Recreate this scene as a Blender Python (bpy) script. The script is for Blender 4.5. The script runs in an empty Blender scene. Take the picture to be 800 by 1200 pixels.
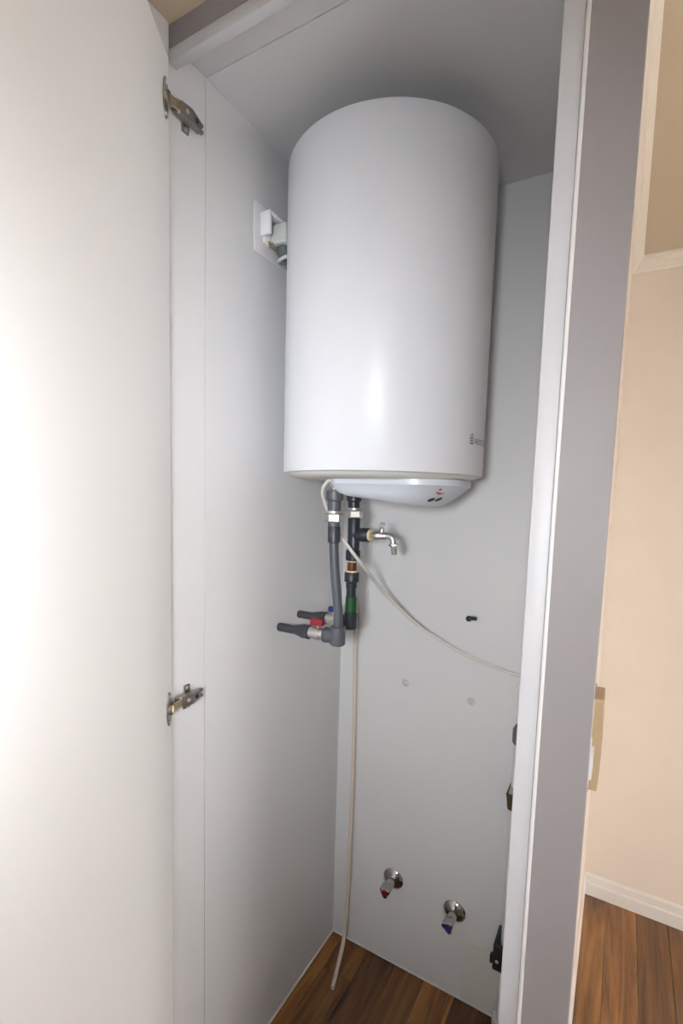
import bpy, bmesh, math, random
from mathutils import Vector, Matrix

S = bpy.context.scene
COL = S.collection
random.seed(7)

# ------------------------------------------------------------------ camera, world, lights, exposure
HC = 1.405
YAW, PITCH, ROLL = math.radians(29.7987), math.radians(5.4762), math.radians(-1.6113)
F = Vector((-math.sin(YAW)*math.cos(PITCH), math.cos(YAW)*math.cos(PITCH), -math.sin(PITCH)))
R0 = Vector((math.cos(YAW), math.sin(YAW), 0)); U0 = R0.cross(F)
RR = math.cos(ROLL)*R0 - math.sin(ROLL)*U0
UU = math.sin(ROLL)*R0 + math.cos(ROLL)*U0
cd = bpy.data.cameras.new('camera'); cam = bpy.data.objects.new('camera', cd); COL.objects.link(cam)
cd.sensor_width = 36; cd.lens = 573.246/1200*36; cd.shift_y = 35.8/1200; cd.clip_start = 0.02
M = Matrix((RR, UU, -F)).transposed().to_4x4(); M.translation = (0, 0, HC); cam.matrix_world = M
S.camera = cam

w = bpy.data.worlds.new('world'); S.world = w; w.use_nodes = True
w.node_tree.nodes['Background'].inputs[0].default_value = (1.0, .93, .86, 1)
w.node_tree.nodes['Background'].inputs[1].default_value = .02

# the camera's flash, held beside the lens
def spot(name, pos, aim, energy, color, soft, deg, blend=1.0):
    l = bpy.data.lights.new(name, 'SPOT'); o = bpy.data.objects.new(name, l); COL.objects.link(o)
    l.energy = energy; l.color = color; l.shadow_soft_size = soft; l.spot_size = math.radians(deg); l.spot_blend = blend
    o.location = pos; o.rotation_euler = aim.normalized().to_track_quat('-Z', 'Y').to_euler()
    return o
CAMP = Vector((0, 0, HC))
spot('camera_flash', CAMP - RR*.11 - F*.02, F + UU*.02 - RR*.56, 17.5, (.95, .97, 1.0), .012, 98)
# unseen soft fill lamp, added behind the camera to even out the closet light
spot('added_fill_lamp', Vector((.035, -.60, 1.46)), Vector((-.74, 1.6, -.21)), 68, (.94, .97, 1.0), .09, 81)

# area lamp behind an unseen window, both added to light the far wall
dl = bpy.data.lights.new('added_daylight', 'AREA'); dlo = bpy.data.objects.new('added_daylight', dl); COL.objects.link(dlo)
dl.shape = 'RECTANGLE'; dl.size = .85; dl.size_y = 1.9; dl.energy = 205; dl.spread = math.radians(108); dl.color = (1.0, .92, .86)
dlo.location = (2.60, .2, .50); dlo.rotation_euler = (0, math.radians(90), 0)

S.view_settings.view_transform = 'Standard'; S.view_settings.look = 'None'
S.view_settings.exposure = 0.0; S.view_settings.gamma = 1.0; S.view_settings.use_curve_mapping = False

# ------------------------------------------------------------------ materials
def mat(name, col, rough=.5, metal=0, bump=0, bscale=200, var=0, vscale=6, spec=.5, coat=0):
    m = bpy.data.materials.new(name); m.use_nodes = True; nt = m.node_tree; b = nt.nodes['Principled BSDF']
    b.inputs['Base Color'].default_value = (*col, 1); b.inputs['Roughness'].default_value = rough
    b.inputs['Metallic'].default_value = metal; b.inputs['Specular IOR Level'].default_value = spec
    b.inputs['Coat Weight'].default_value = coat
    tc = nt.nodes.new('ShaderNodeTexCoord')
    if var:
        n = nt.nodes.new('ShaderNodeTexNoise'); n.inputs['Scale'].default_value = vscale; n.inputs['Detail'].default_value = 4
        nt.links.new(tc.outputs['Object'], n.inputs['Vector'])
        r = nt.nodes.new('ShaderNodeValToRGB')
        r.color_ramp.elements[0].position = .3; r.color_ramp.elements[1].position = .7
        r.color_ramp.elements[0].color = (*[c*(1-var) for c in col], 1); r.color_ramp.elements[1].color = (*col, 1)
        nt.links.new(n.outputs['Fac'], r.inputs['Fac']); nt.links.new(r.outputs['Color'], b.inputs['Base Color'])
    if bump:
        n = nt.nodes.new('ShaderNodeTexNoise'); n.inputs['Scale'].default_value = bscale; n.inputs['Detail'].default_value = 3
        nt.links.new(tc.outputs['Object'], n.inputs['Vector'])
        bp = nt.nodes.new('ShaderNodeBump'); bp.inputs['Strength'].default_value = bump; bp.inputs['Distance'].default_value = .001
        nt.links.new(n.outputs['Fac'], bp.inputs['Height']); nt.links.new(bp.outputs['Normal'], b.inputs['Normal'])
    return m

def wood():
    m = bpy.data.materials.new('wood_laminate'); m.use_nodes = True; nt = m.node_tree; b = nt.nodes['Principled BSDF']; L = nt.links
    tc = nt.nodes.new('ShaderNodeTexCoord'); oi = nt.nodes.new('ShaderNodeObjectInfo')
    sc = nt.nodes.new('ShaderNodeVectorMath'); sc.operation = 'MULTIPLY'; sc.inputs[1].default_value = (1, .07, 1)
    L.new(tc.outputs['Object'], sc.inputs[0])
    off = nt.nodes.new('ShaderNodeVectorMath'); off.operation = 'SCALE'; off.inputs['Scale'].default_value = 23.0
    cx = nt.nodes.new('ShaderNodeCombineXYZ')
    for i in range(3): L.new(oi.outputs['Random'], cx.inputs[i])
    L.new(cx.outputs[0], off.inputs[0])
    ad = nt.nodes.new('ShaderNodeVectorMath'); ad.operation = 'ADD'; L.new(sc.outputs[0], ad.inputs[0]); L.new(off.outputs[0], ad.inputs[1])
    n1 = nt.nodes.new('ShaderNodeTexNoise'); n1.inputs['Scale'].default_value = 28; n1.inputs['Detail'].default_value = 6; n1.inputs['Distortion'].default_value = 1.6
    L.new(ad.outputs[0], n1.inputs['Vector'])
    n2 = nt.nodes.new('ShaderNodeTexNoise'); n2.inputs['Scale'].default_value = 190; n2.inputs['Detail'].default_value = 3
    L.new(ad.outputs[0], n2.inputs['Vector'])
    mx = nt.nodes.new('ShaderNodeMath'); mx.operation = 'MULTIPLY_ADD'; mx.inputs[1].default_value = .2
    L.new(n2.outputs['Fac'], mx.inputs[0]); L.new(n1.outputs['Fac'], mx.inputs[2])
    r = nt.nodes.new('ShaderNodeValToRGB'); r.color_ramp.elements[0].position = .38; r.color_ramp.elements[1].position = .80
    r.color_ramp.elements[0].color = (.062, .021, .0045, 1); r.color_ramp.elements[1].color = (.27, .122, .031, 1)
    L.new(mx.outputs[0], r.inputs['Fac'])
    hv = nt.nodes.new('ShaderNodeHueSaturation')
    mr = nt.nodes.new('ShaderNodeMapRange'); mr.inputs['To Min'].default_value = .48; mr.inputs['To Max'].default_value = 1.30
    L.new(oi.outputs['Random'], mr.inputs['Value']); L.new(mr.outputs[0], hv.inputs['Value']); L.new(r.outputs['Color'], hv.inputs['Color'])
    L.new(hv.outputs['Color'], b.inputs['Base Color']); b.inputs['Roughness'].default_value = .42
    bp = nt.nodes.new('ShaderNodeBump'); bp.inputs['Strength'].default_value = .15; bp.inputs['Distance'].default_value = .0006
    L.new(n2.outputs['Fac'], bp.inputs['Height']); L.new(bp.outputs['Normal'], b.inputs['Normal'])
    return m

MT = dict(
    closet=mat('closet_white_board', (.68, .68, .69), .55, bump=.08, bscale=260, var=.03, vscale=3),
    jamb=mat('white_lacquer', (.69, .69, .70), .42, bump=.05),
    door=mat('door_white_foil', (.90, .895, .885), .5, bump=.05, bscale=220, var=.02, vscale=2),
    casing=mat('casing_grey_foil', (.27, .250, .254), .55, bump=.1, bscale=320, var=.04),
    lip=mat('lip_white_dimmed', (.58, .58, .60), .45, bump=.05),  # same white as the lining, greyed to offset the strong light here
    bead=mat('bead_white', (.75, .72, .71), .35),
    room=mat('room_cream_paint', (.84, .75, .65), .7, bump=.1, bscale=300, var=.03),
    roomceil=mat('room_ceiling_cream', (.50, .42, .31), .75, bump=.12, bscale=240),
    rear=mat('rear_bounce_cut_grey', (.40, .40, .40), .7),  # grey picked for the unseen rear wall to weaken warm bounce light
    trim=mat('cream_trim', (.86, .80, .70), .45),
    skirting=mat('white_skirting', (.88, .85, .80), .4),
    enamel=mat('white_enamel', (.70, .715, .755), .36, spec=.3),
    rim=mat('cream_plastic_rim', (.70, .70, .66), .45),
    cover=mat('pale_blue_grey_plastic', (.60, .64, .70), .32),
    black=mat('black_print', (.012, .012, .014), .45),
    redp=mat('red_print', (.45, .02, .03), .4),
    pvc=mat('grey_pvc', (.085, .092, .112), .42, bump=.05),
    pvc_sleeve=mat('slate_pvc', (.040, .044, .054), .42),
    pvcdark=mat('dark_pvc', (.018, .024, .035), .40, bump=.05),
    nickel=mat('nickel_plated', (.66, .63, .60), .42, 1),
    chrome=mat('chrome', (.46, .44, .44), .12, 1),
    darknickel=mat('hinge_steel', (.32, .29, .27), .32, 1),
    brassy=mat('yellow_chromate', (.50, .40, .22), .35, 1),
    copper=mat('amber_copper', (.13, .034, .010), .35, .2),
    cream=mat('cream_washer', (.80, .70, .42), .5),
    green=mat('green_sleeve', (.004, .075, .016), .5),
    red=mat('red_handle', (.22, .006, .012), .4),
    blue=mat('blue_handle', (.008, .015, .17), .4),
    cable=mat('white_cable', (.66, .63, .59), .45),
    hose=mat('cream_hose', (.62, .55, .47), .45),
    whitepl=mat('white_plastic', (.80, .81, .83), .38),
    greypl=mat('grey_plastic', (.56, .58, .57), .4),
    darkgrey=mat('dark_grey_plastic', (.10, .105, .105), .5),
    greycap=mat('slate_grey_cap', (.13, .13, .135), .5),
    putty=mat('pale_grey_plug', (.56, .56, .57), .6, var=.12, vscale=90),
    wpipe=mat('white_waste_pipe', (.72, .71, .69), .4),
    panel=mat('off_white_panel', (.66, .645, .61), .55),
    tan=mat('tan_plastic', (.42, .33, .21), .5),
    brownm=mat('brown_clip_metal', (.10, .065, .035), .45, .5),
    sub=mat('subfloor', (.05, .03, .02), .9),
    glass=mat('window_glass', (.9, .95, 1), .05),
    wood=wood(),
)
g = MT['glass'].node_tree.nodes['Principled BSDF']; g.inputs['Transmission Weight'].default_value = 1.0; g.inputs['IOR'].default_value = 1.02

# ------------------------------------------------------------------ helpers
def tag(o, label=None, cat=None, group=None, kind=None):
    if label: o['label'] = label
    if cat: o['category'] = cat
    if group: o['group'] = group
    if kind: o['kind'] = kind
    return o

def thing(name, loc, label, cat, group=None, rotz=0):
    o = bpy.data.objects.new(name, None); o.empty_display_size = .05; COL.objects.link(o)
    o.location = loc; o.rotation_euler = (0, 0, rotz)
    return tag(o, label, cat, group)

def link(name, me, material, parent=None, smooth=False, loc=(0, 0, 0)):
    o = bpy.data.objects.new(name, me); COL.objects.link(o)
    if material:
        me.materials.clear(); me.materials.append(MT[material])
    if smooth:
        for p in me.polygons: p.use_smooth = True
        try: me.set_sharp_from_angle(angle=math.radians(38))
        except Exception: pass
    o.location = loc
    if parent: o.parent = parent
    return o

def bm_obj(name, bm, material, parent=None, smooth=False):
    bmesh.ops.recalc_face_normals(bm, faces=bm.faces)
    me = bpy.data.meshes.new(name); bm.to_mesh(me); bm.free()
    return link(name, me, material, parent, smooth)

def add_box(bm, lo, hi, bev=0, segs=1, mtx=None):
    r = bmesh.ops.create_cube(bm, size=1)
    vs = r['verts']
    for v in vs:
        v.co = Vector([(lo[i]+hi[i])/2 + v.co[i]*(hi[i]-lo[i]) for i in range(3)])
    if bev:
        es = list({e for v in vs for e in v.link_edges})
        q = bmesh.ops.bevel(bm, geom=es, offset=bev, segments=segs, profile=.5, affect='EDGES')
        vs = list({v for f in q['faces'] for v in f.verts} | {v for v in vs if v.is_valid})
    if mtx is not None:
        bmesh.ops.transform(bm, matrix=mtx, verts=vs)
    return vs

def box(name, lo, hi, material, parent=None, bev=.001, segs=1, off=None, mtx=None):
    bm = bmesh.new()
    if off is not None:
        lo = [lo[i]-off[i] for i in range(3)]; hi = [hi[i]-off[i] for i in range(3)]
    add_box(bm, lo, hi, bev, segs, mtx)
    return bm_obj(name, bm, material, parent, smooth=segs > 1)

def frame_mtx(o, d):
    d = Vector(d).normalized(); a = Vector((0, 0, 1)) if abs(d.z) < .9 else Vector((1, 0, 0))
    x = a.cross(d).normalized(); y = d.cross(x)
    m = Matrix((x, y, d)).transposed().to_4x4(); m.translation = o
    return m

def add_lathe(bm, prof, o, d, seg=24, rot=0):
    m = frame_mtx(o, d); rings = []
    for r, h in prof:
        if r < 1e-6: rings.append([bm.verts.new(m @ Vector((0, 0, h)))])
        else: rings.append([bm.verts.new(m @ Vector((r*math.cos(2*math.pi*k/seg+rot), r*math.sin(2*math.pi*k/seg+rot), h))) for k in range(seg)])
    for a, b in zip(rings, rings[1:]):
        if len(a) == 1 and len(b) == 1: continue
        for k in range(seg):
            k2 = (k+1) % seg
            if len(a) == 1: bm.faces.new((a[0], b[k], b[k2]))
            elif len(b) == 1: bm.faces.new((a[k], b[0], a[k2]))
            else: bm.faces.new((a[k], b[k], b[k2], a[k2]))
    for rg, p in ((rings[0], 0), (rings[-1], 1)):
        if len(rg) > 1: bm.faces.new(rg)

def lathe(name, prof, o, d, material, parent=None, seg=24, rot=0, smooth=True, off=None):
    bm = bmesh.new(); o = Vector(o)
    if off is not None: o = o - Vector(off)
    add_lathe(bm, prof, o, d, seg, rot)
    return bm_obj(name, bm, material, parent, smooth)

def rod(r, h0, h1, b=.0012):   # profile of a cylinder with eased ends
    return [(r-b, h0), (r, h0+b), (r, h1-b), (r-b, h1)]

def spline(pts, n=10):
    P = [Vector(p) for p in pts]; out = []
    Q = [P[0]*2-P[1]] + P + [P[-1]*2-P[-2]]
    for i in range(1, len(Q)-2):
        a, b, c, d = Q[i-1:i+3]
        for k in range(n):
            t = k/n
            out.append(.5*((2*b)+(-a+c)*t+(2*a-5*b+4*c-d)*t*t+(-a+3*b-3*c+d)*t**3))
    out.append(P[-1]); return out

def add_tube(bm, pts, r, seg=12, cap=True):
    rings = []; t = (pts[1]-pts[0]).normalized(); up = Vector((0, 0, 1)) if abs(t.z) < .9 else Vector((1, 0, 0))
    x = up.cross(t).normalized()
    for i, p in enumerate(pts):
        t = (pts[min(i+1, len(pts)-1)]-pts[max(i-1, 0)]).normalized()
        x = (x - t*x.dot(t)).normalized(); y = t.cross(x)
        rr = r(i/(len(pts)-1)) if callable(r) else r
        rings.append([bm.verts.new(p+(x*math.cos(2*math.pi*k/seg)+y*math.sin(2*math.pi*k/seg))*rr) for k in range(seg)])
    for a, b in zip(rings, rings[1:]):
        for k in range(seg): bm.faces.new((a[k], b[k], b[(k+1) % seg], a[(k+1) % seg]))
    if cap: bm.faces.new(rings[0]); bm.faces.new(rings[-1])

def tube(name, pts, r, material, parent=None, seg=12, n=10, off=None, raw=False):
    bm = bmesh.new(); P = [Vector(p)-(Vector(off) if off is not None else Vector()) for p in pts]
    add_tube(bm, P if raw else spline(P, n), r, seg)
    return bm_obj(name, bm, material, parent, True)

def struct(o, label): return tag(o, label, kind='structure')

# ------------------------------------------------------------------ dimensions
XL, YB, H = -.7207, 1.2719, 2.1598        # closet left wall, back wall, ceiling
YJ, YF = .7086, .6227                     # back edge and front edge of the frame lining
X0, X1, X2 = -.0961, -.0733, -.0141       # right lip, casing inner edge, casing outer edge
HL, HR = 2.1236, 2.1839                   # lip underside, room ceiling
XP, YFAR = -.030, 1.8907                  # partition outer face, far room wall
XRW, YRW = 2.4, -2.2                      # right and rear room walls

# ------------------------------------------------------------------ floor of single strips
floor = box('floor', (-.80, YRW-.05, -.06), (XRW+.1, YFAR+.05, -.010), 'sub', bev=0)
struct(floor, 'brown wood laminate floor of narrow strips')
SW = .0905
plank_cache = {}
def plank_mesh(L):
    L = round(L, 3)
    if L not in plank_cache:
        bm = bmesh.new(); add_box(bm, (0.0005, 0.0005, -.010), (SW-.0005, L-.0005, 0), 0)
        top = [f for f in bm.faces if f.normal.z > .9]
        bmesh.ops.bevel(bm, geom=list({e for f in top for e in f.edges}), offset=.0008, segments=1, affect='EDGES')
        me = bpy.data.meshes.new('plank'); bm.to_mesh(me); bm.free(); me.materials.append(MT['wood']); plank_cache[L] = me
    return plank_cache[L]
x = .0455 - SW*9
ix = 0
while x < XRW:
    y, L = YFAR, [.98, .74, .90, .62, .82][ix % 5]
    while y > YRW:
        a = max(y-L, YRW)
        if y-a > .03 and x+SW < XRW+.09:
            o = link('plank', plank_mesh(y-a), None, floor); o.location = (x, a, 0)
        y -= L; L = .98
    x += SW; ix += 1

# ------------------------------------------------------------------ closet shell
struct(box('wall_closet_left', (-.80, YJ+.0013, 0), (XL, YB+.06, H+.03), 'closet', bev=.0002), 'white left side wall inside the closet')
struct(box('wall_closet_back', (XL, YB, 0), (XP-.03, YB+.06, H), 'closet', bev=.0005), 'white back wall inside the closet')
struct(box('wall_partition', (-.064, YF+.022, 0), (XP, YFAR, HR), 'room', bev=.0005), 'cream partition wall beside the closet')
struct(box('ceiling_closet', (XL, YJ+.0013, H), (-.064, YB+.06, H+.03), 'closet', bev=.0002), 'white closet ceiling')
# frame lining
struct(box('trim_1', (-.80, YF, 0), (XL, YJ, HR), 'jamb', bev=.0002), 'white left frame lining carrying the hinges')
struct(box('trim_2', (XL, YF+.018, H), (-.064, YJ, HR), 'jamb', bev=.0002), 'white top frame lining')
struct(box('trim_3', (XL, YF, HL), (X1, YF+.018, HL+.0205), 'lip', bev=.0015, segs=2), 'white lip along the top of the closet opening')
struct(box('trim_4', (X0, YF, 0), (X1, YF+.018, HL), 'lip', bev=.0015, segs=2), 'white lip along the right of the closet opening')
struct(box('trim_5', (XL, YF+.002, HL+.0205), (X1, YF+.018, HR), 'casing', bev=.0006), 'grey casing above the closet opening')
struct(box('trim_6', (X1+.0052, YF-.002, 0), (X2, YF+.022, HR), 'casing', bev=.0006), 'grey casing post right of the closet opening')
bm = bmesh.new(); add_tube(bm, [Vector((X1+.0030, YF-.0005, 0)), Vector((X1+.0030, YF-.0005, HR))], .0026, 12)
struct(bm_obj('trim_7', bm, 'bead', None, True), 'pale bead down the edge of the grey casing post')
# floor beads inside the closet
for i, (lo, hi, lb) in enumerate([((XL, YF+.02, 0), (XL+.005, YB, .006), 'thin pale bead at the foot of the closet left wall'),
                                  ((XL+.005, YB-.005, 0), (-.064, YB, .006), 'thin pale bead at the foot of the closet back wall')]):
    struct(box('trim_%d' % (8+i), lo, hi, 'jamb', bev=.0015), lb)

# ------------------------------------------------------------------ the room beyond
struct(box('wall_left', (-.80, YRW, 0), (XL+.004, YF-.001, HR), 'jamb', bev=.0005), 'white room wall behind the open door')
struct(box('wall_far', (XP-.03, YFAR, 0), (XRW+.1, YFAR+.06, HR), 'room', bev=0), 'cream far wall of the room')
struct(box('wall_rear', (-.80, YRW-.06, 0), (XRW+.1, YRW, HR), 'rear', bev=0), 'unseen wall behind the viewer, greyed to cut bounce light')
bm = bmesh.new()  # wall opening for the added window, kept low to shape the daylight
for lo, hi in [((XRW, YRW, 0), (XRW+.08, -.8, HR)), ((XRW, 1.2, 0), (XRW+.08, YFAR, HR)), ((XRW, -.8, 0), (XRW+.08, 1.2, .06)), ((XRW, -.8, .95), (XRW+.08, 1.2, HR))]:
    add_box(bm, lo, hi)
struct(bm_obj('wall_right', bm, 'room'), 'cream wall with the added window')
wn = struct(box('added_window_1', (XRW+.03, -.8, .06), (XRW+.034, 1.2, .95), 'glass', bev=0), 'unseen glazed window added to light the room')
for lo, hi in [((XRW+.01, -.8, .06), (XRW+.06, -.74, .95)), ((XRW+.01, 1.14, .06), (XRW+.06, 1.2, .95)), ((XRW+.01, .17, .12), (XRW+.06, .23, .89)),
               ((XRW+.01, -.74, .06), (XRW+.06, 1.14, .12)), ((XRW+.01, -.74, .89), (XRW+.06, 1.14, .95))]:
    box('added_window_frame', lo, hi, 'skirting', wn, bev=.003)
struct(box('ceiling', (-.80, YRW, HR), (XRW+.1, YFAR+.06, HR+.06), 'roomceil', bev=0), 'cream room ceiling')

def profile_run(name, prof, a, b, material, label):   # prof: (out, z) points; run from a to b, 'out' is to the right-hand normal given
    a, b, n = Vector(a), Vector(b), None
    t = (b-a).normalized(); n = Vector((t.y, -t.x, 0))
    bm = bmesh.new(); r0 = [bm.verts.new(a+n*o+Vector((0, 0, z))) for o, z in prof]; r1 = [bm.verts.new(b+n*o+Vector((0, 0, z))) for o, z in prof]
    k = len(prof)
    for i in range(k): bm.faces.new((r0[i], r0[(i+1) % k], r1[(i+1) % k], r1[i]))
    bm.faces.new(r0); bm.faces.new(r1)
    return struct(bm_obj(name, bm, material), label)
corn = [(0, HR), (.028, HR), (.028, HR-.006), (.023, HR-.008), (.023, HR-.014), (.014, HR-.020), (.011, HR-.032), (.007, HR-.034), (.007, HR-.040), (0, HR-.042)]
profile_run('trim_10', corn, (XP, YF+.03, 0), (XP, YFAR, 0), 'trim', 'cream cornice along the partition wall')
profile_run('trim_11', corn, (XP, YFAR, 0), (XRW, YFAR, 0), 'trim', 'cream cornice along the far wall')
skirt = [(0, 0), (.014, 0), (.014, .042), (.009, .048), (.009, .070), (.005, .076), (0, .076)]
profile_run('baseboard_far', skirt, (XP, YFAR, 0), (XRW, YFAR, 0), 'skirting', 'white stepped baseboard along the far wall')
profile_run('baseboard_partition', [(o*.6, z) for o, z in skirt], (XP, YF+.03, 0), (XP, YFAR, 0), 'skirting', 'white baseboard along the partition wall')

# ------------------------------------------------------------------ open door
HX, HY = -.7075, .6135
DA = math.radians(-58.38)
DD = Vector((math.cos(DA), math.sin(DA), 0)); DN = Vector((-DD.y, DD.x, 0))   # along the door, and the inner face normal
dm = Matrix((DD, DN, Vector((0, 0, 1)))).transposed().to_4x4(); dm.translation = (HX, HY, 0)
bm = bmesh.new(); add_box(bm, (0, -.019, .012), (.60, 0, 2.1185), .0012)
door = bm_obj('door_1', bm, 'door'); door.matrix_world = dm
struct(door, 'white closet door standing open on concealed hinges')

# ------------------------------------------------------------------ concealed hinges
def make_hinge(z, label, dz):
    root = thing('cabinet_hinge', (XL, .655, z), label, 'hinge', 'concealed hinges of the closet door')
    def P(lo, hi, nm, m, par=root, bev=.0012, mtx=None): return box(nm, lo, hi, m, par, bev, mtx=mtx)
    # mounting plate: winged cross on the lining
    bm = bmesh.new()
    add_box(bm, (0, -.004, -.024), (.0035, .012, .024), .001)
    add_box(bm, (0, -.022, -.007), (.006, .034, .007), .001)
    mp = bm_obj('mounting_plate', bm, 'darknickel', root)
    for s in (-1, 1):
        lathe('screw', [(0, 0), (.0038, 0), (.0042, .001), (.0030, .0022), (0, .0026)], (.0035, .004, s*.018), (1, 0, 0), 'nickel', mp, 12)
    # arm: folded channel with a forked end
    prof = [(-.027, .0075, .010), (-.018, .0105, .018), (.004, .0105, .020), (.020, .009, .016), (.030, .008, .013)]
    bm = bmesh.new(); rows = []
    for y, hw, x in prof:
        rows.append([bm.verts.new(c) for c in ((.004, y, -hw), (x, y, -hw), (x, y, hw), (.004, y, hw))])
    for a, b in zip(rows, rows[1:]):
        for k in range(4): bm.faces.new((a[k], a[(k+1) % 4], b[(k+1) % 4], b[k]))
    bm.faces.new(rows[0]); bm.faces.new(rows[-1])
    for s in (-1, 1): add_box(bm, (.005, .0295, s*.0055-.0028), (.0125, .038, s*.0055+.0028), .0008)
    arm = bm_obj('arm', bm, 'darknickel', root)
    for y, x, tilt in ((-.006, .0190, 0), (.016, .0172, -.12)):
        lathe('screw', [(0, -.001), (.0040, -.001), (.0040, .0012), (.0032, .0018), (.0012, .0018), (.0010, .0008), (0, .0008)], (x, y, 0), (1, 0, 0), 'black' if y > 0 else 'nickel', arm, 12)
    # link to the cup
    cup = Vector((HX, HY, dz)) + DD*.020 - Vector((XL, .655, 0))
    l0 = Vector((.0145, -.022, 0)); l1 = cup + DN*.006
    t = (l1-l0); L = t.length; t.normalize(); nn = Vector((-t.y, t.x, 0)).normalized(); bb = t.cross(nn)
    lm = Matrix((t, nn, bb)).transposed().to_4x4(); lm.translation = l0
    P((-.002, -.0022, -.0070), (L, .0022, .0070), 'link', 'brassy', bev=.0008, mtx=lm)
    for s in (-1, 1): lathe('pivot_pin', rod(.0028, 0, .004, .0004), tuple(l0+Vector((0, 0, s*.0085-.002))), (0, 0, 1), 'nickel', root, 10)
    # cup flange screwed to the door
    cm = Matrix((DD, Vector((0, 0, 1)), DN)).transposed().to_4x4(); cm.translation = cup
    bm = bmesh.new(); ring = []
    for k in range(36):
        a = 2*math.pi*k/36; c, s = math.cos(a), math.sin(a)
        u = .0115*(abs(c)**.8)*math.copysign(1, c)*(1.0-.35*abs(s)**3); v = .032*(abs(s)**.75)*math.copysign(1, s)
        ring.append((u, v))
    lo = [bm.verts.new((u, v, .0002)) for u, v in ring]; hi = [bm.verts.new((u*.94, v*.97, .0022)) for u, v in ring]
    for k in range(36): bm.faces.new((lo[k], lo[(k+1) % 36], hi[(k+1) % 36], hi[k]))
    bm.faces.new(lo); bm.faces.new(hi); bmesh.ops.transform(bm, matrix=cm, verts=bm.verts)
    fl_ = bm_obj('cup_flange', bm, 'darknickel', root)
    bm = bmesh.new(); add_lathe(bm, [(.0085, .0022), (.0105, .0022), (.0108, .0075), (.0095, .0085), (.0085, .006)], (0, 0, 0), (0, 0, 1), 20)
    bmesh.ops.transform(bm, matrix=cm, verts=bm.verts); bm_obj('cup', bm, 'darknickel', fl_, True)
    for s in (-1, 1):
        bm = bmesh.new(); add_lathe(bm, [(0, .0022), (.0036, .0022), (.0030, .0036), (0, .0040)], (0, s*.024, 0), (0, 0, 1), 12)
        bmesh.ops.transform(bm, matrix=cm, verts=bm.verts); bm_obj('screw', bm, 'nickel', fl_, True)
    return root
make_hinge(2.058, 'upper steel concealed hinge near the top of the open door', -.014)
make_hinge(1.003, 'lower steel concealed hinge level with the water pipes', .003)

# ------------------------------------------------------------------ water heater
AX, AY, RB, ZB, ZT = -.4804, 1.0115, .2200, 1.452, 2.0825
wh = thing('water_heater', (AX, AY, ZB), 'large white cylindrical electric water heater hung in the closet', 'water heater')
def WL(p): return (p[0]-AX, p[1]-AY, p[2]-ZB)
lathe('body', [(RB-.010, -.001), (RB-.0012, .0005), (RB, .003), (RB, ZT-ZB-.006), (RB-.001, ZT-ZB-.002), (RB-.004, ZT-ZB), (RB-.03, ZT-ZB+.004), (0, ZT-ZB+.012)], (0, 0, 0), (0, 0, 1), 'enamel', wh, 128)
lathe('bottom_cap', [(0, -.012), (.150, -.012), (.190, -.010), (RB-.014, -.004), (RB-.008, .002), (0, .003)], (0, 0, 0), (0, 0, 1), 'rim', wh, 96)
box('wall_bracket', (XL+.0005, AY-.04, ZT-.17), (XL+.020, AY+.04, ZT-.13), 'darknickel', wh, .002, off=(AX, AY, ZB))
# control cover: D-shaped bowl, deeper at the front
def cov_ring(x0, x1, hw, zf, rb=.03, rf=.10, n=10):
    pts = []
    for cx_, cy_, r, a0 in ((x1-rf, hw-rf, rf, 0), (x0+rb, hw-rb, rb, 90), (x0+rb, -hw+rb, rb, 180), (x1-rf, -hw+rf, rf, 270)):
        for k in range(n+1):
            a = math.radians(a0+90*k/n); pts.append((cx_+r*math.cos(a), cy_+r*math.sin(a)))
    return [Vector((px, py, zf(px))) for px, py in pts]
BX0, BX1 = -.552-AX, -.286-AX
rings = [cov_ring(BX0, BX1, .122, lambda x: -.010), cov_ring(BX0, BX1, .122, lambda x: -.022), cov_ring(BX0+.002, BX1-.003, .119, lambda x: -.0245),
         cov_ring(BX0+.004, BX1-.020, .113, lambda x: -.034-.006*(x-BX0)/.26), cov_ring(BX0+.009, BX1-.052, .102, lambda x: -.040-.026*(x-BX0)/.26, rf=.085),
         cov_ring(BX0+.016, BX1-.068, .088, lambda x: -.043-.029*(x-BX0)/.26, rf=.075), cov_ring(BX0+.06, BX1-.12, .045, lambda x: -.045-.030*(x-BX0)/.26, rf=.03)]
bm = bmesh.new(); vr = [[bm.verts.new(v) for v in r] for r in rings]; n = len(vr[0])
for a, b in zip(vr, vr[1:]):
    for k in range(n): bm.faces.new((a[k], a[(k+1) % n], b[(k+1) % n], b[k]))
bm.faces.new(vr[0]); bm.faces.new(vr[-1])
cover = bm_obj('control_cover', bm, 'cover', wh, True)
# ports at the bottom of the tank
for yy in (.959, 1.043):
    lathe('port', rod(.0125, 0, .036), WL((-.5695, yy, 1.4175)), (0, 0, 1), 'nickel', wh, 20)

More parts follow.
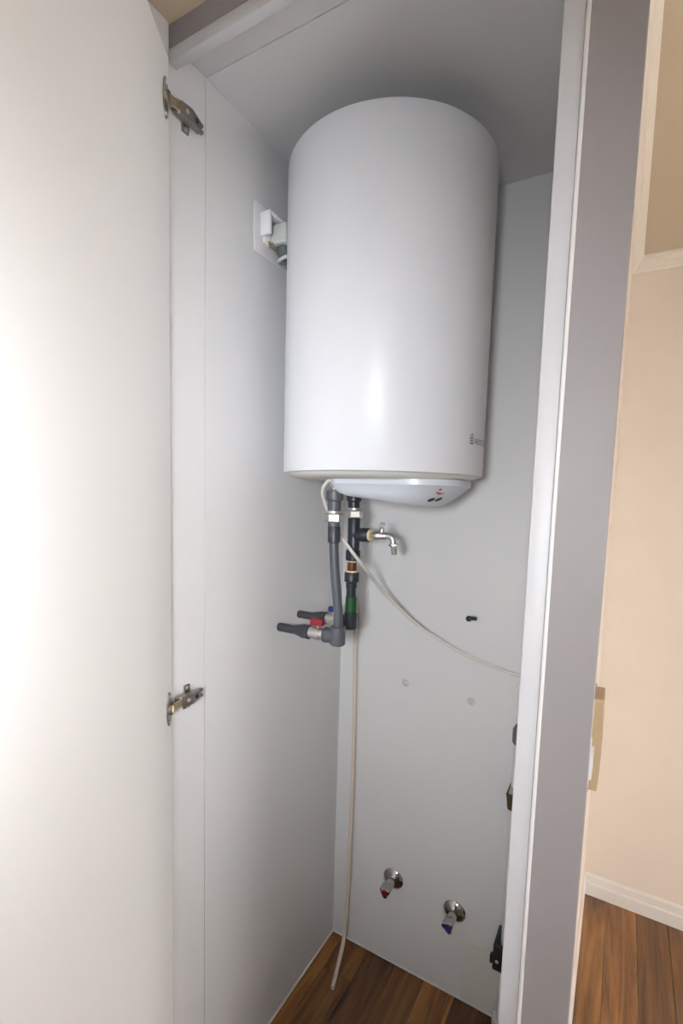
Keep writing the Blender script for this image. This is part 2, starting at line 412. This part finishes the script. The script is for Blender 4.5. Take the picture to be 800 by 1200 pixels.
# markings on the cover's front slope: red curved mark with a dot, and two black oval buttons
def patch(name, pts, n_out, centre, xdir, material, parent, th=.0012, off=None):
    c = Vector(centre)-Vector(off or (0, 0, 0)); n_ = Vector(n_out).normalized(); xd = Vector(xdir); xd = (xd-n_*xd.dot(n_)).normalized(); yd = n_.cross(xd)
    bm = bmesh.new(); k = len(pts)
    lo = [bm.verts.new(c+xd*a+yd*b-n_*th) for a, b in pts]; hi = [bm.verts.new(c+xd*a+yd*b+n_*th) for a, b in pts]
    for i in range(k): bm.faces.new((lo[i], lo[(i+1) % k], hi[(i+1) % k], hi[i]))
    bm.faces.new(lo); bm.faces.new(hi)
    return bm_obj(name, bm, material, parent)
def ellipse(a, b, n=18, rot=0): return [(a*math.cos(2*math.pi*k/n)*math.cos(rot)-b*math.sin(2*math.pi*k/n)*math.sin(rot), a*math.cos(2*math.pi*k/n)*math.sin(rot)+b*math.sin(2*math.pi*k/n)*math.cos(rot)) for k in range(n)]
WO = (AX, AY, ZB); XD = (.0111, .0221, -.0027)
cres = [(.0125*t/6, -.0075*(1-(t/6)**2)) for t in range(-6, 7)] + [(.0125*t/6, -.0025*(1-(t/6)**2)) for t in range(5, -6, -1)]
patch('red_mark', cres, (.543, -.344, -.766), (-.3171, .9431, 1.4185), XD, 'redp', cover, .0016, WO)
patch('red_dot', ellipse(.0030, .0030), (.52, -.40, -.755), (-.3152, .9350, 1.4226), XD, 'redp', cover, .0012, WO)
patch('button', ellipse(.0078, .0042, rot=.75), (.50, -.354, -.791), (-.3372, .9466, 1.4022), XD, 'black', cover, .0016, WO)
patch('button', ellipse(.0078, .0042, rot=.75), (.535, -.255, -.806), (-.3270, .9612, 1.4032), XD, 'black', cover, .0016, WO)

# lettering on the front of the tank, wrapped round the cylinder
fc = bpy.data.curves.new('lettering', 'FONT'); fc.body = 'ARISTON'; fc.size = .0165; fc.align_x = 'LEFT'; fc.space_character = 1.08; fc.extrude = 0
fo = bpy.data.objects.new('lettering_source', fc); COL.objects.link(fo)
dg = bpy.context.evaluated_depsgraph_get(); tm = bpy.data.meshes.new_from_object(fo.evaluated_get(dg)); COL.objects.unlink(fo); bpy.data.objects.remove(fo)
bm = bmesh.new(); bm.from_mesh(tm)
bmesh.ops.subdivide_edges(bm, edges=bm.edges, cuts=1)
def wrap(bm, s0, z0):
    for v in bm.verts:
        a = (s0+v.co.x)/RB - math.radians(14.4); zz = z0+v.co.y
        v.co = Vector(((RB+.0004)*math.cos(a), (RB+.0004)*math.sin(a), zz))
wrap(bm, .0165, 1.5135-ZB)
bm_obj('lettering', bm, 'black', wh)
bm = bmesh.new()
def poly(pts): bm.faces.new([bm.verts.new((a, b, 0)) for a, b in pts])
# little house mark: walls and roof drawn as strokes with a bar in the middle
for q in ([(0, 0), (.012, 0), (.012, .0022), (0, .0022)], [(0, .0022), (.0022, .0022), (.0022, .0105), (0, .0105)], [(.0098, .0022), (.012, .0022), (.012, .0105), (.0098, .0105)],
          [(0, .0105), (.012, .0105), (.012, .0125), (0, .0125)], [(-.001, .0135), (.0015, .0135), (.006, .0185), (.006, .0215)], [(.006, .0215), (.006, .0185), (.0105, .0135), (.013, .0135)],
          [(.0035, .0052), (.0085, .0052), (.0085, .0074), (.0035, .0074)]): poly(q)
wrap(bm, 0, 1.512-ZB)
bm_obj('emblem', bm, 'black', wh)

# ------------------------------------------------------------------ hot pipe (grey, nearest)
hp = thing('hot_water_pipe', (-.555, .959, 1.06), 'grey plastic hot water pipe with silver nut and red valve handle', 'pipe')
O = (-.555, .959, 1.06)
lathe('coupling', [(.0150, 0), (.0150, .021), (.0195, .025), (.0195, .045), (.017, .046)], (-.5705, .959, 1.3705), (0, 0, 1), 'pvc', hp, 28, off=O)
un = lathe('union_nut', [(.0195, 0), (.0218, .0025), (.0218, .017), (.0195, .0195)], (-.571, .959, 1.3445), (0, 0, 1), 'nickel', hp, 6, rot=0, smooth=False, off=O)
lathe('collar', rod(.0165, 0, .007), (-.571, .959, 1.3638), (0, 0, 1), 'nickel', un, 24, off=O)
lathe('collar', rod(.0135, 0, .011), (-.571, .959, 1.334), (0, 0, 1), 'pvc', hp, 24, off=O)
lathe('sleeve', [(.0120, 0), (.0142, .002), (.0145, .036), (.0135, .038)], (-.5695, .959, 1.297), (0, 0, 1), 'pvc_sleeve', hp, 24, off=O)
tube('pipe_run', [(-.5695, .959, 1.30), (-.5675, .959, 1.27), (-.5640, .959, 1.23), (-.5585, .959, 1.185), (-.5525, .959, 1.13), (-.5515, .959, 1.095)], .0108, 'pvc', hp, 20, off=O)
bm = bmesh.new(); add_lathe(bm, rod(.0176, 0, .046, .003), Vector((-.5520, .959, 1.060))-Vector(O), (0, 0, 1), 28)
add_lathe(bm, rod(.0170, 0, .036, .001), Vector((-.5520, .959, 1.0790))-Vector(O), (-1, 0, 0), 28)
bm_obj('elbow', bm, 'pvc', hp, True)
lathe('elbow_rim', rod(.0182, 0, .008), (-.580, .959, 1.0790), (-1, 0, 0), 'pvc', hp, 24, off=O)
vb = lathe('valve_body', [(.0125, 0), (.0135, .002), (.0135, .010), (.0155, .012), (.0155, .030), (.0135, .032), (.0135, .046)], (-.588, .959, 1.0785), (-1, 0, 0), 'nickel', hp, 24, off=O)
lathe('valve_stem', rod(.004, 0, .010, .0005), (-.607, .959, 1.090), (0, 0, 1), 'nickel', vb, 12, off=O)
box('valve_handle', (-.626, .951, 1.0975), (-.592, .967, 1.1135), 'red', vb, .003, 2, off=O)
lathe('reducer', [(.0140, 0), (.0172, .002), (.0172, .020), (.0150, .028), (.0115, .044), (.0105, .046)], (-.628, .959, 1.0775), (-1, 0, 0), 'pvc_sleeve', hp, 24, off=O)
lathe('wall_stub', rod(.0105, 0, .050), (-.6715, .959, 1.0762), (-1, 0, .0), 'pvc_sleeve', hp, 20, off=O)

# ------------------------------------------------------------------ cold pipe (dark, behind)
cp = thing('cold_water_pipe', (-.565, 1.043, 1.08), 'dark plastic cold water pipe with tee, amber section and green sleeve', 'pipe')
O = (-.565, 1.043, 1.08)
Z = (0, 0, 1)
lathe('coupling', [(.0140, 0), (.0140, .020), (.0180, .024), (.0180, .044), (.016, .046)], (-.566, 1.043, 1.370), Z, 'pvcdark', cp, 28, off=O)
un = lathe('union_nut', [(.0190, 0), (.0212, .0025), (.0212, .016), (.0190, .0185)], (-.564, 1.043, 1.352), Z, 'nickel', cp, 6, rot=.1, smooth=False, off=O)
lathe('collar', rod(.0165, 0, .007), (-.564, 1.043, 1.370), Z, 'nickel', un, 24, off=O)
tee = lathe('tee', [(.0125, 0), (.0145, .002), (.0150, .080), (.0140, .082)], (-.5635, 1.043, 1.270), Z, 'pvcdark', cp, 28, off=O)
lathe('tee_branch', [(.0145, 0), (.0145, .018), (.0168, .020), (.0168, .040), (.0155, .042)], (-.5635, 1.043, 1.312), (1, 0, .02), 'pvcdark', tee, 28, off=O)
lathe('washer', rod(.0135, 0, .0065), (-.5225, 1.043, 1.3128), (1, 0, .02), 'cream', tee, 24, off=O)
lathe('coupling', rod(.0178, 0, .026, .002), (-.5640, 1.043, 1.248), Z, 'pvcdark', cp, 28, off=O)
lathe('sealing_ring', rod(.0128, 0, .004), (-.5650, 1.043, 1.2445), Z, 'cream', cp, 24, off=O)
lathe('amber_nipple', [(.0112, 0), (.0118, .004), (.0112, .008), (.0118, .012), (.0112, .016), (.0115, .024)], (-.5655, 1.043, 1.2215), Z, 'copper', cp, 24, off=O)
lathe('sealing_ring', rod(.0142, 0, .005), (-.5658, 1.043, 1.2185), Z, 'cream', cp, 24, off=O)
lathe('coupling', [(.0135, 0), (.0140, .014), (.0180, .016), (.0180, .037), (.0165, .039)], (-.5658, 1.043, 1.1805), Z, 'pvcdark', cp, 28, off=O)
lathe('pipe_run', rod(.0118, 0, .085), (-.5662, 1.043, 1.10), Z, 'pvcdark', cp, 20, off=O)
lathe('green_sleeve', rod(.0138, 0, .040, .001), (-.5655, 1.043, 1.1185), Z, 'green', cp, 24, off=O)
bm = bmesh.new(); add_lathe(bm, rod(.0158, 0, .044, .003), Vector((-.5652, 1.043, 1.0775))-Vector(O), (0, 0, 1), 28)
add_lathe(bm, rod(.0152, 0, .032, .001), Vector((-.5652, 1.043, 1.0940))-Vector(O), (-1, 0, 0), 28)
bm_obj('elbow', bm, 'pvcdark', cp, True)
lathe('elbow_rim', rod(.0168, 0, .010), (-.588, 1.043, 1.0940), (-1, 0, 0), 'pvcdark', cp, 24, off=O)
vb = lathe('valve_body', [(.0110, 0), (.0125, .002), (.0125, .010), (.0150, .012), (.0150, .028), (.0125, .030), (.0125, .044)], (-.596, 1.043, 1.0935), (-1, 0, 0), 'nickel', cp, 24, off=O)
lathe('valve_stem', rod(.004, 0, .010, .0005), (-.616, 1.043, 1.105), Z, 'nickel', vb, 12, off=O)
box('valve_handle', (-.628, 1.036, 1.1125), (-.596, 1.050, 1.1265), 'blue', vb, .003, 2, off=O)
lathe('reducer', [(.0125, 0), (.0158, .002), (.0158, .016), (.0140, .024), (.0105, .040), (.0098, .042)], (-.634, 1.043, 1.0930), (-1, 0, 0), 'pvc_sleeve', cp, 24, off=O)
lathe('wall_stub', rod(.0098, 0, .050), (-.6710, 1.043, 1.0920), (-1, 0, 0), 'pvc_sleeve', cp, 20, off=O)

# ------------------------------------------------------------------ drain tap on the tee
O = (-.514, 1.043, 1.3133)
tp = thing('drain_tap', O, 'small nickel drain tap screwed into the dark pipe tee', 'tap')
lathe('body', [(.0070, 0), (.0075, .002), (.0075, .008), (.0098, .010), (.0098, .020), (.0085, .022), (.0085, .036), (.0075, .038)], O, (1, 0, .015), 'nickel', tp, 20, off=O)
tube('spout', [(-.480, 1.043, 1.3140), (-.468, 1.043, 1.3138), (-.4610, 1.043, 1.3085), (-.4585, 1.043, 1.298), (-.4570, 1.043, 1.290)], .0072, 'nickel', tp, 16, 6, off=O)
lathe('spout_nut', [(.0105, 0), (.0118, .001), (.0118, .005), (.0105, .006)], (-.4580, 1.043, 1.297), (.12, 0, -1), 'nickel', tp, 6, smooth=False, off=O)
lathe('hose_barb', [(.0070, 0), (.0078, .003), (.0062, .006), (.0078, .008), (.0062, .011), (.0078, .013), (.0062, .016), (.0075, .018), (.0062, .021), (.0035, .021), (.0035, .018)], (-.4573, 1.043, 1.292), (.12, 0, -1), 'nickel', tp, 18, off=O)
lathe('stem', [(.0058, 0), (.0058, .008), (.0040, .010), (.0034, .016), (.0052, .018), (.0052, .021), (.003, .023)], (-.4890, 1.043, 1.3215), (.04, 0, 1), 'nickel', tp, 16, off=O)
for s in (-1, 1):
    lathe('handle_wing', [(.0030, 0), (.0034, .004), (.0022, .007), (0, .008)], (-.4887, 1.043+s*.004, 1.3400), (0, s, .2), 'nickel', tp, 10, off=O)

# ------------------------------------------------------------------ power cable of the heater
cb = tube('power_cable', [(-.5565, .936, 1.4350), (-.5700, .930, 1.437), (-.5925, .942, 1.412), (-.5985, .978, 1.368), (-.590, .995, 1.336), (-.5755, 1.000, 1.3101), (-.5335, 1.0135, 1.2554), (-.5303, 1.090, 1.2008), (-.526, 1.150, 1.1549),
     (-.4842, 1.200, 1.0943), (-.435, 1.235, 1.0478), (-.3241, 1.2640, .9908), (-.1853, 1.2660, .9627), (-.105, 1.2660, .952), (-.0650, 1.2660, .948)], .0042, 'cable', None, 12, 8)
tag(cb, 'white power cable sweeping from the heater across the back wall', 'cable')

# ------------------------------------------------------------------ drain hose down the back wall
hs = tube('drain_hose', [(-.6655, 1.2620, 1.075), (-.6660, 1.2630, .98), (-.6600, 1.2630, .60), (-.6620, 1.2620, .25), (-.6640, 1.2560, .085), (-.6620, 1.2420, .030), (-.6560, 1.2180, .0085), (-.6380, 1.160, .0065), (-.6210, 1.105, .0065)], .0062, 'hose', None, 12, 10)
tag(hs, 'thin cream drain hose hanging down to the closet floor', 'hose')

# ------------------------------------------------------------------ electrical outlet on the left wall, half hidden by the tank
O = (XL, .905, 1.968)
ot = thing('wall_outlet', O, 'white wall outlet with plug on the closet side wall beside the tank', 'outlet')
box('back_plate', (XL, .845, 1.918), (XL+.005, .985, 2.018), 'closet', ot, .002, 2, off=O)
bm = bmesh.new()
for lo, hi in [((0, .864, 1.955), (.030, .872, 2.003)), ((0, .872, 1.995), (.030, .952, 2.003)), ((0, .945, 1.945), (.020, .952, 1.995)), ((.004, .872, 1.945), (.010, .945, 1.995))]:
    add_box(bm, (lo[0], lo[1]-O[1], lo[2]-O[2]), (hi[0], hi[1]-O[1], hi[2]-O[2]), .002, 2)
bm_obj('socket_housing', bm, 'whitepl', ot, True)
pg = box('plug', (XL+.010, .889, 1.945), (XL+.052, .916, 1.986), 'greypl', ot, .004, 3, off=O)
lathe('cord_grip', [(.0150, 0), (.0170, .004), (.0170, .012), (.0130, .024), (.0060, .034), (.004, .035)], (XL+.028, .912, 1.950), (.05, .45, -1), 'darkgrey', pg, 20, off=O)
lathe('grip_ring', [(.0165, 0), (.0185, .002), (.0185, .005), (.0165, .007)], (XL+.026, .921, 1.930), (.25, .45, -1), 'greypl', pg, 24, off=O)
for k, yy in enumerate((.878, .884)):
    lathe('terminal', rod(.0028, 0, .012, .0005), (XL+.016+.004*k, yy, 1.946), (0, .2, -1), 'brassy', ot, 10, off=O)
tube('plug_cord', [(XL+.033, .913, 1.918), (XL+.030, .930, 1.905), (XL+.020, .955, 1.912), (XL+.012, .985, 1.93)], .0038, 'darkgrey', pg, 10, 6, off=O)

# ------------------------------------------------------------------ stop valves on the back wall
def stop_valve(xx, zz, tilt, capmat, label):
    O = (xx, YB, zz); r = thing('stop_valve', O, label, 'valve', 'chrome stop valves low on the back wall'); d = Vector((0, -1, 0))
    lathe('rosette', [(.0312, 0), (.0318, .0015), (.0300, .004), (.021, .009), (.0135, .012), (.012, .013)], O, d, 'chrome', r, 36, off=O)
    lathe('spindle', [(.0100, .008), (.0100, .016), (.0125, .018), (.0125, .040), (.0110, .042)], O, d, 'chrome', r, 24, off=O)
    # three-lobed knob
    bm = bmesh.new(); rows = []
    for h, sc_ in ((.036, .80), (.038, .95), (.046, 1.0), (.060, 1.0), (.0635, .95), (.065, .82)):
        row = []
        for k in range(36):
            a = 2*math.pi*k/36; rad = (.0150+.0030*math.cos(3*(a-tilt)))*sc_
            row.append(bm.verts.new((rad*math.cos(a), -h, rad*math.sin(a))))
        rows.append(row)
    for a, b in zip(rows, rows[1:]):
        for k in range(36): bm.faces.new((a[k], a[(k+1) % 36], b[(k+1) % 36], b[k]))
    bm.faces.new(rows[0]); bm.faces.new(rows[-1])
    kn = bm_obj('knob', bm, 'chrome', r, True)
    lathe('colour_cap', [(.0085, 0), (.0088, .0012), (.0075, .002), (0, .0024)], (0, -.0645, 0), d, capmat, kn, 20)
stop_valve(-.517, .2705, math.radians(-90), 'red', 'chrome stop valve with red cap on the closet back wall')
stop_valve(-.330, .2550, math.radians(-70), 'blue', 'chrome stop valve with blue cap on the closet back wall')

# ------------------------------------------------------------------ screw hook and plugged holes in the back wall
O = (-.326, YB, 1.094)
sk = thing('wall_screw', O, 'black screw sticking out of the closet back wall', 'screw')
lathe('shank', [(.0045, 0), (.0045, .006), (.0038, .007), (.0038, .018)], O, (-.15, -1, .05), 'black', sk, 12, off=O)
lathe('head', [(.0062, 0), (.0080, .002), (.0070, .006), (.003, .008), (0, .0082)], (O[0]-.0027, O[1]-.017, O[2]+.001), (-.15, -1, .05), 'black', sk, 14, off=O)
box('hook_tip', (O[0]+.002, O[1]-.016, O[2]-.003), (O[0]+.016, O[1]-.008, O[2]+.007), 'black', sk, .0025, 2, off=O)
for (xx, zz), lb in zip(((-.505, .878), (-.316, .868)), ('pale plugged hole in the back wall, nearer the drain hose', 'pale plugged hole in the back wall, below the black screw')):
    r = thing('wall_plug', (xx, YB, zz), lb, 'wall plug', 'plugged holes in the back wall')
    lathe('collar', [(.0105, 0), (.0110, .0006), (.0100, .0016), (.0065, .0016), (.0060, .0006), (.0055, .0005)], (0, 0, 0), (0, -1, 0), 'putty', r, 24)
    lathe('core', [(.0055, 0), (.0055, .001), (.0035, .0022), (0, .0024)], (.0008, 0, -.001), (0, -1, 0), 'putty', r, 16)

# ------------------------------------------------------------------ access panel, waste pipe and fittings at the right of the back wall
O = (-.205, YB, 0)
ap = thing('access_panel', O, 'off-white rectangular access panel low on the closet back wall', 'panel')
box('cover_board', (-.299, YB-.006, .008), (-.100, YB, .192), 'panel', ap, .0012, off=O)
O = (-.172, YB-.036, 0)
wp = thing('waste_pipe', O, 'white vertical waste pipe with grey end cap at the right of the back wall', 'pipe')
lathe('tube', rod(.0240, .004, .815), (0, 0, 0), Z, 'wpipe', wp, 40)
fc_ = lathe('floor_collar', [(.0330, .0), (.0345, .002), (.0345, .048), (.0320, .053), (.0240, .054)], (0, 0, 0), Z, 'wpipe', wp, 40)
lathe('collar_ring', [(.0346, .040), (.0355, .041), (.0355, .046), (.0346, .047)], (0, 0, 0), Z, 'wpipe', fc_, 40)
lathe('end_cap', [(.0255, .806), (.0280, .809), (.0280, .840), (.0225, .850), (0, .852)], (0, 0, 0), Z, 'greycap', wp, 32)
# black saddle clip round the pipe
O = (-.197, YB, .245)
cl = thing('pipe_clip', O, 'black plastic clip holding the white waste pipe above the access panel', 'clip')
box('saddle', (-.2085, 1.198, .209), (-.168, 1.2085, .279), 'black', cl, .004, 3, off=O)
box('leg', (-.2085, 1.206, .212), (-.1968, YB, .276), 'black', cl, .003, 2, off=O)
box('ear', (-.2160, 1.200, .222), (-.2070, 1.215, .244), 'black', cl, .003, 2, off=O)
lathe('screw', [(.0045, 0), (.0045, .001), (.003, .002), (0, .002)], (-.197, 1.198, .236), (0, -1, 0), 'nickel', cl, 12, off=O)
# brown metal clip higher up
O = (-.190, YB, .66)
c2 = thing('pipe_clip', O, 'small brown metal clip on the white waste pipe below its grey cap', 'clip')
def slab(name, vs, y0, y1, m):
    bm = bmesh.new()
    lo = [bm.verts.new((a-O[0], y0-O[1], b-O[2])) for a, b in vs]; hi = [bm.verts.new((a-O[0], y1-O[1], b-O[2])) for a, b in vs]
    k = len(vs)
    for i in range(k): bm.faces.new((lo[i], lo[(i+1) % k], hi[(i+1) % k], hi[i]))
    bm.faces.new(lo); bm.faces.new(hi); return bm_obj(name, bm, m, c2)
slab('strap', [(-.2010, .684), (-.1700, .681), (-.1700, .640), (-.1955, .645)], 1.204, 1.2115, 'brownm')
slab('strap_leg', [(-.2010, .684), (-.1970, .682), (-.1970, .645), (-.1985, .645)], 1.2115, YB, 'brownm')
slab('tab', [(-.1965, .6845), (-.1740, .6830), (-.1925, .705)], 1.206, 1.2100, 'nickel')

# ------------------------------------------------------------------ box and switch on the partition, seen edge-on past the casing
O = (XP, 1.30, .84)
tb = thing('wall_box', O, 'tan curved box on the partition wall, seen edge-on past the casing', 'wall box')
bm = bmesh.new(); prof = [(0, .727), (.0215, .727), (.0240, .770), (.0250, .82), (.0245, .88), (.0225, .951), (0, .951)]
a = [bm.verts.new((o_, -.045, z_-O[2])) for o_, z_ in prof]; b = [bm.verts.new((o_, .045, z_-O[2])) for o_, z_ in prof]
for k in range(len(prof)): bm.faces.new((a[k], a[(k+1) % len(prof)], b[(k+1) % len(prof)], b[k]))
bm.faces.new(a); bm.faces.new(b); bmesh.ops.bevel(bm, geom=bm.edges, offset=.0015, segments=1, affect='EDGES'); bm_obj('housing', bm, 'tan', tb)
box('mounting_plate', (0, -.050, -.118), (.004, .050, .116), 'tan', tb, .001)
O = (XP, 1.15, .84)
sw = thing('light_switch', O, 'white light switch on the partition wall beside the tan box', 'switch')
box('plate', (0, -.040, -.034), (.006, .040, .046), 'whitepl', sw, .002, 2)
rk = box('rocker', (.004, -.026, -.022), (.0115, .026, .034), 'whitepl', sw, .003, 2)
lathe('pilot', [(.005, 0), (.005, .003), (.003, .004)], (.008, .030, -.028), (1, 0, 0), 'darkgrey', sw, 14)
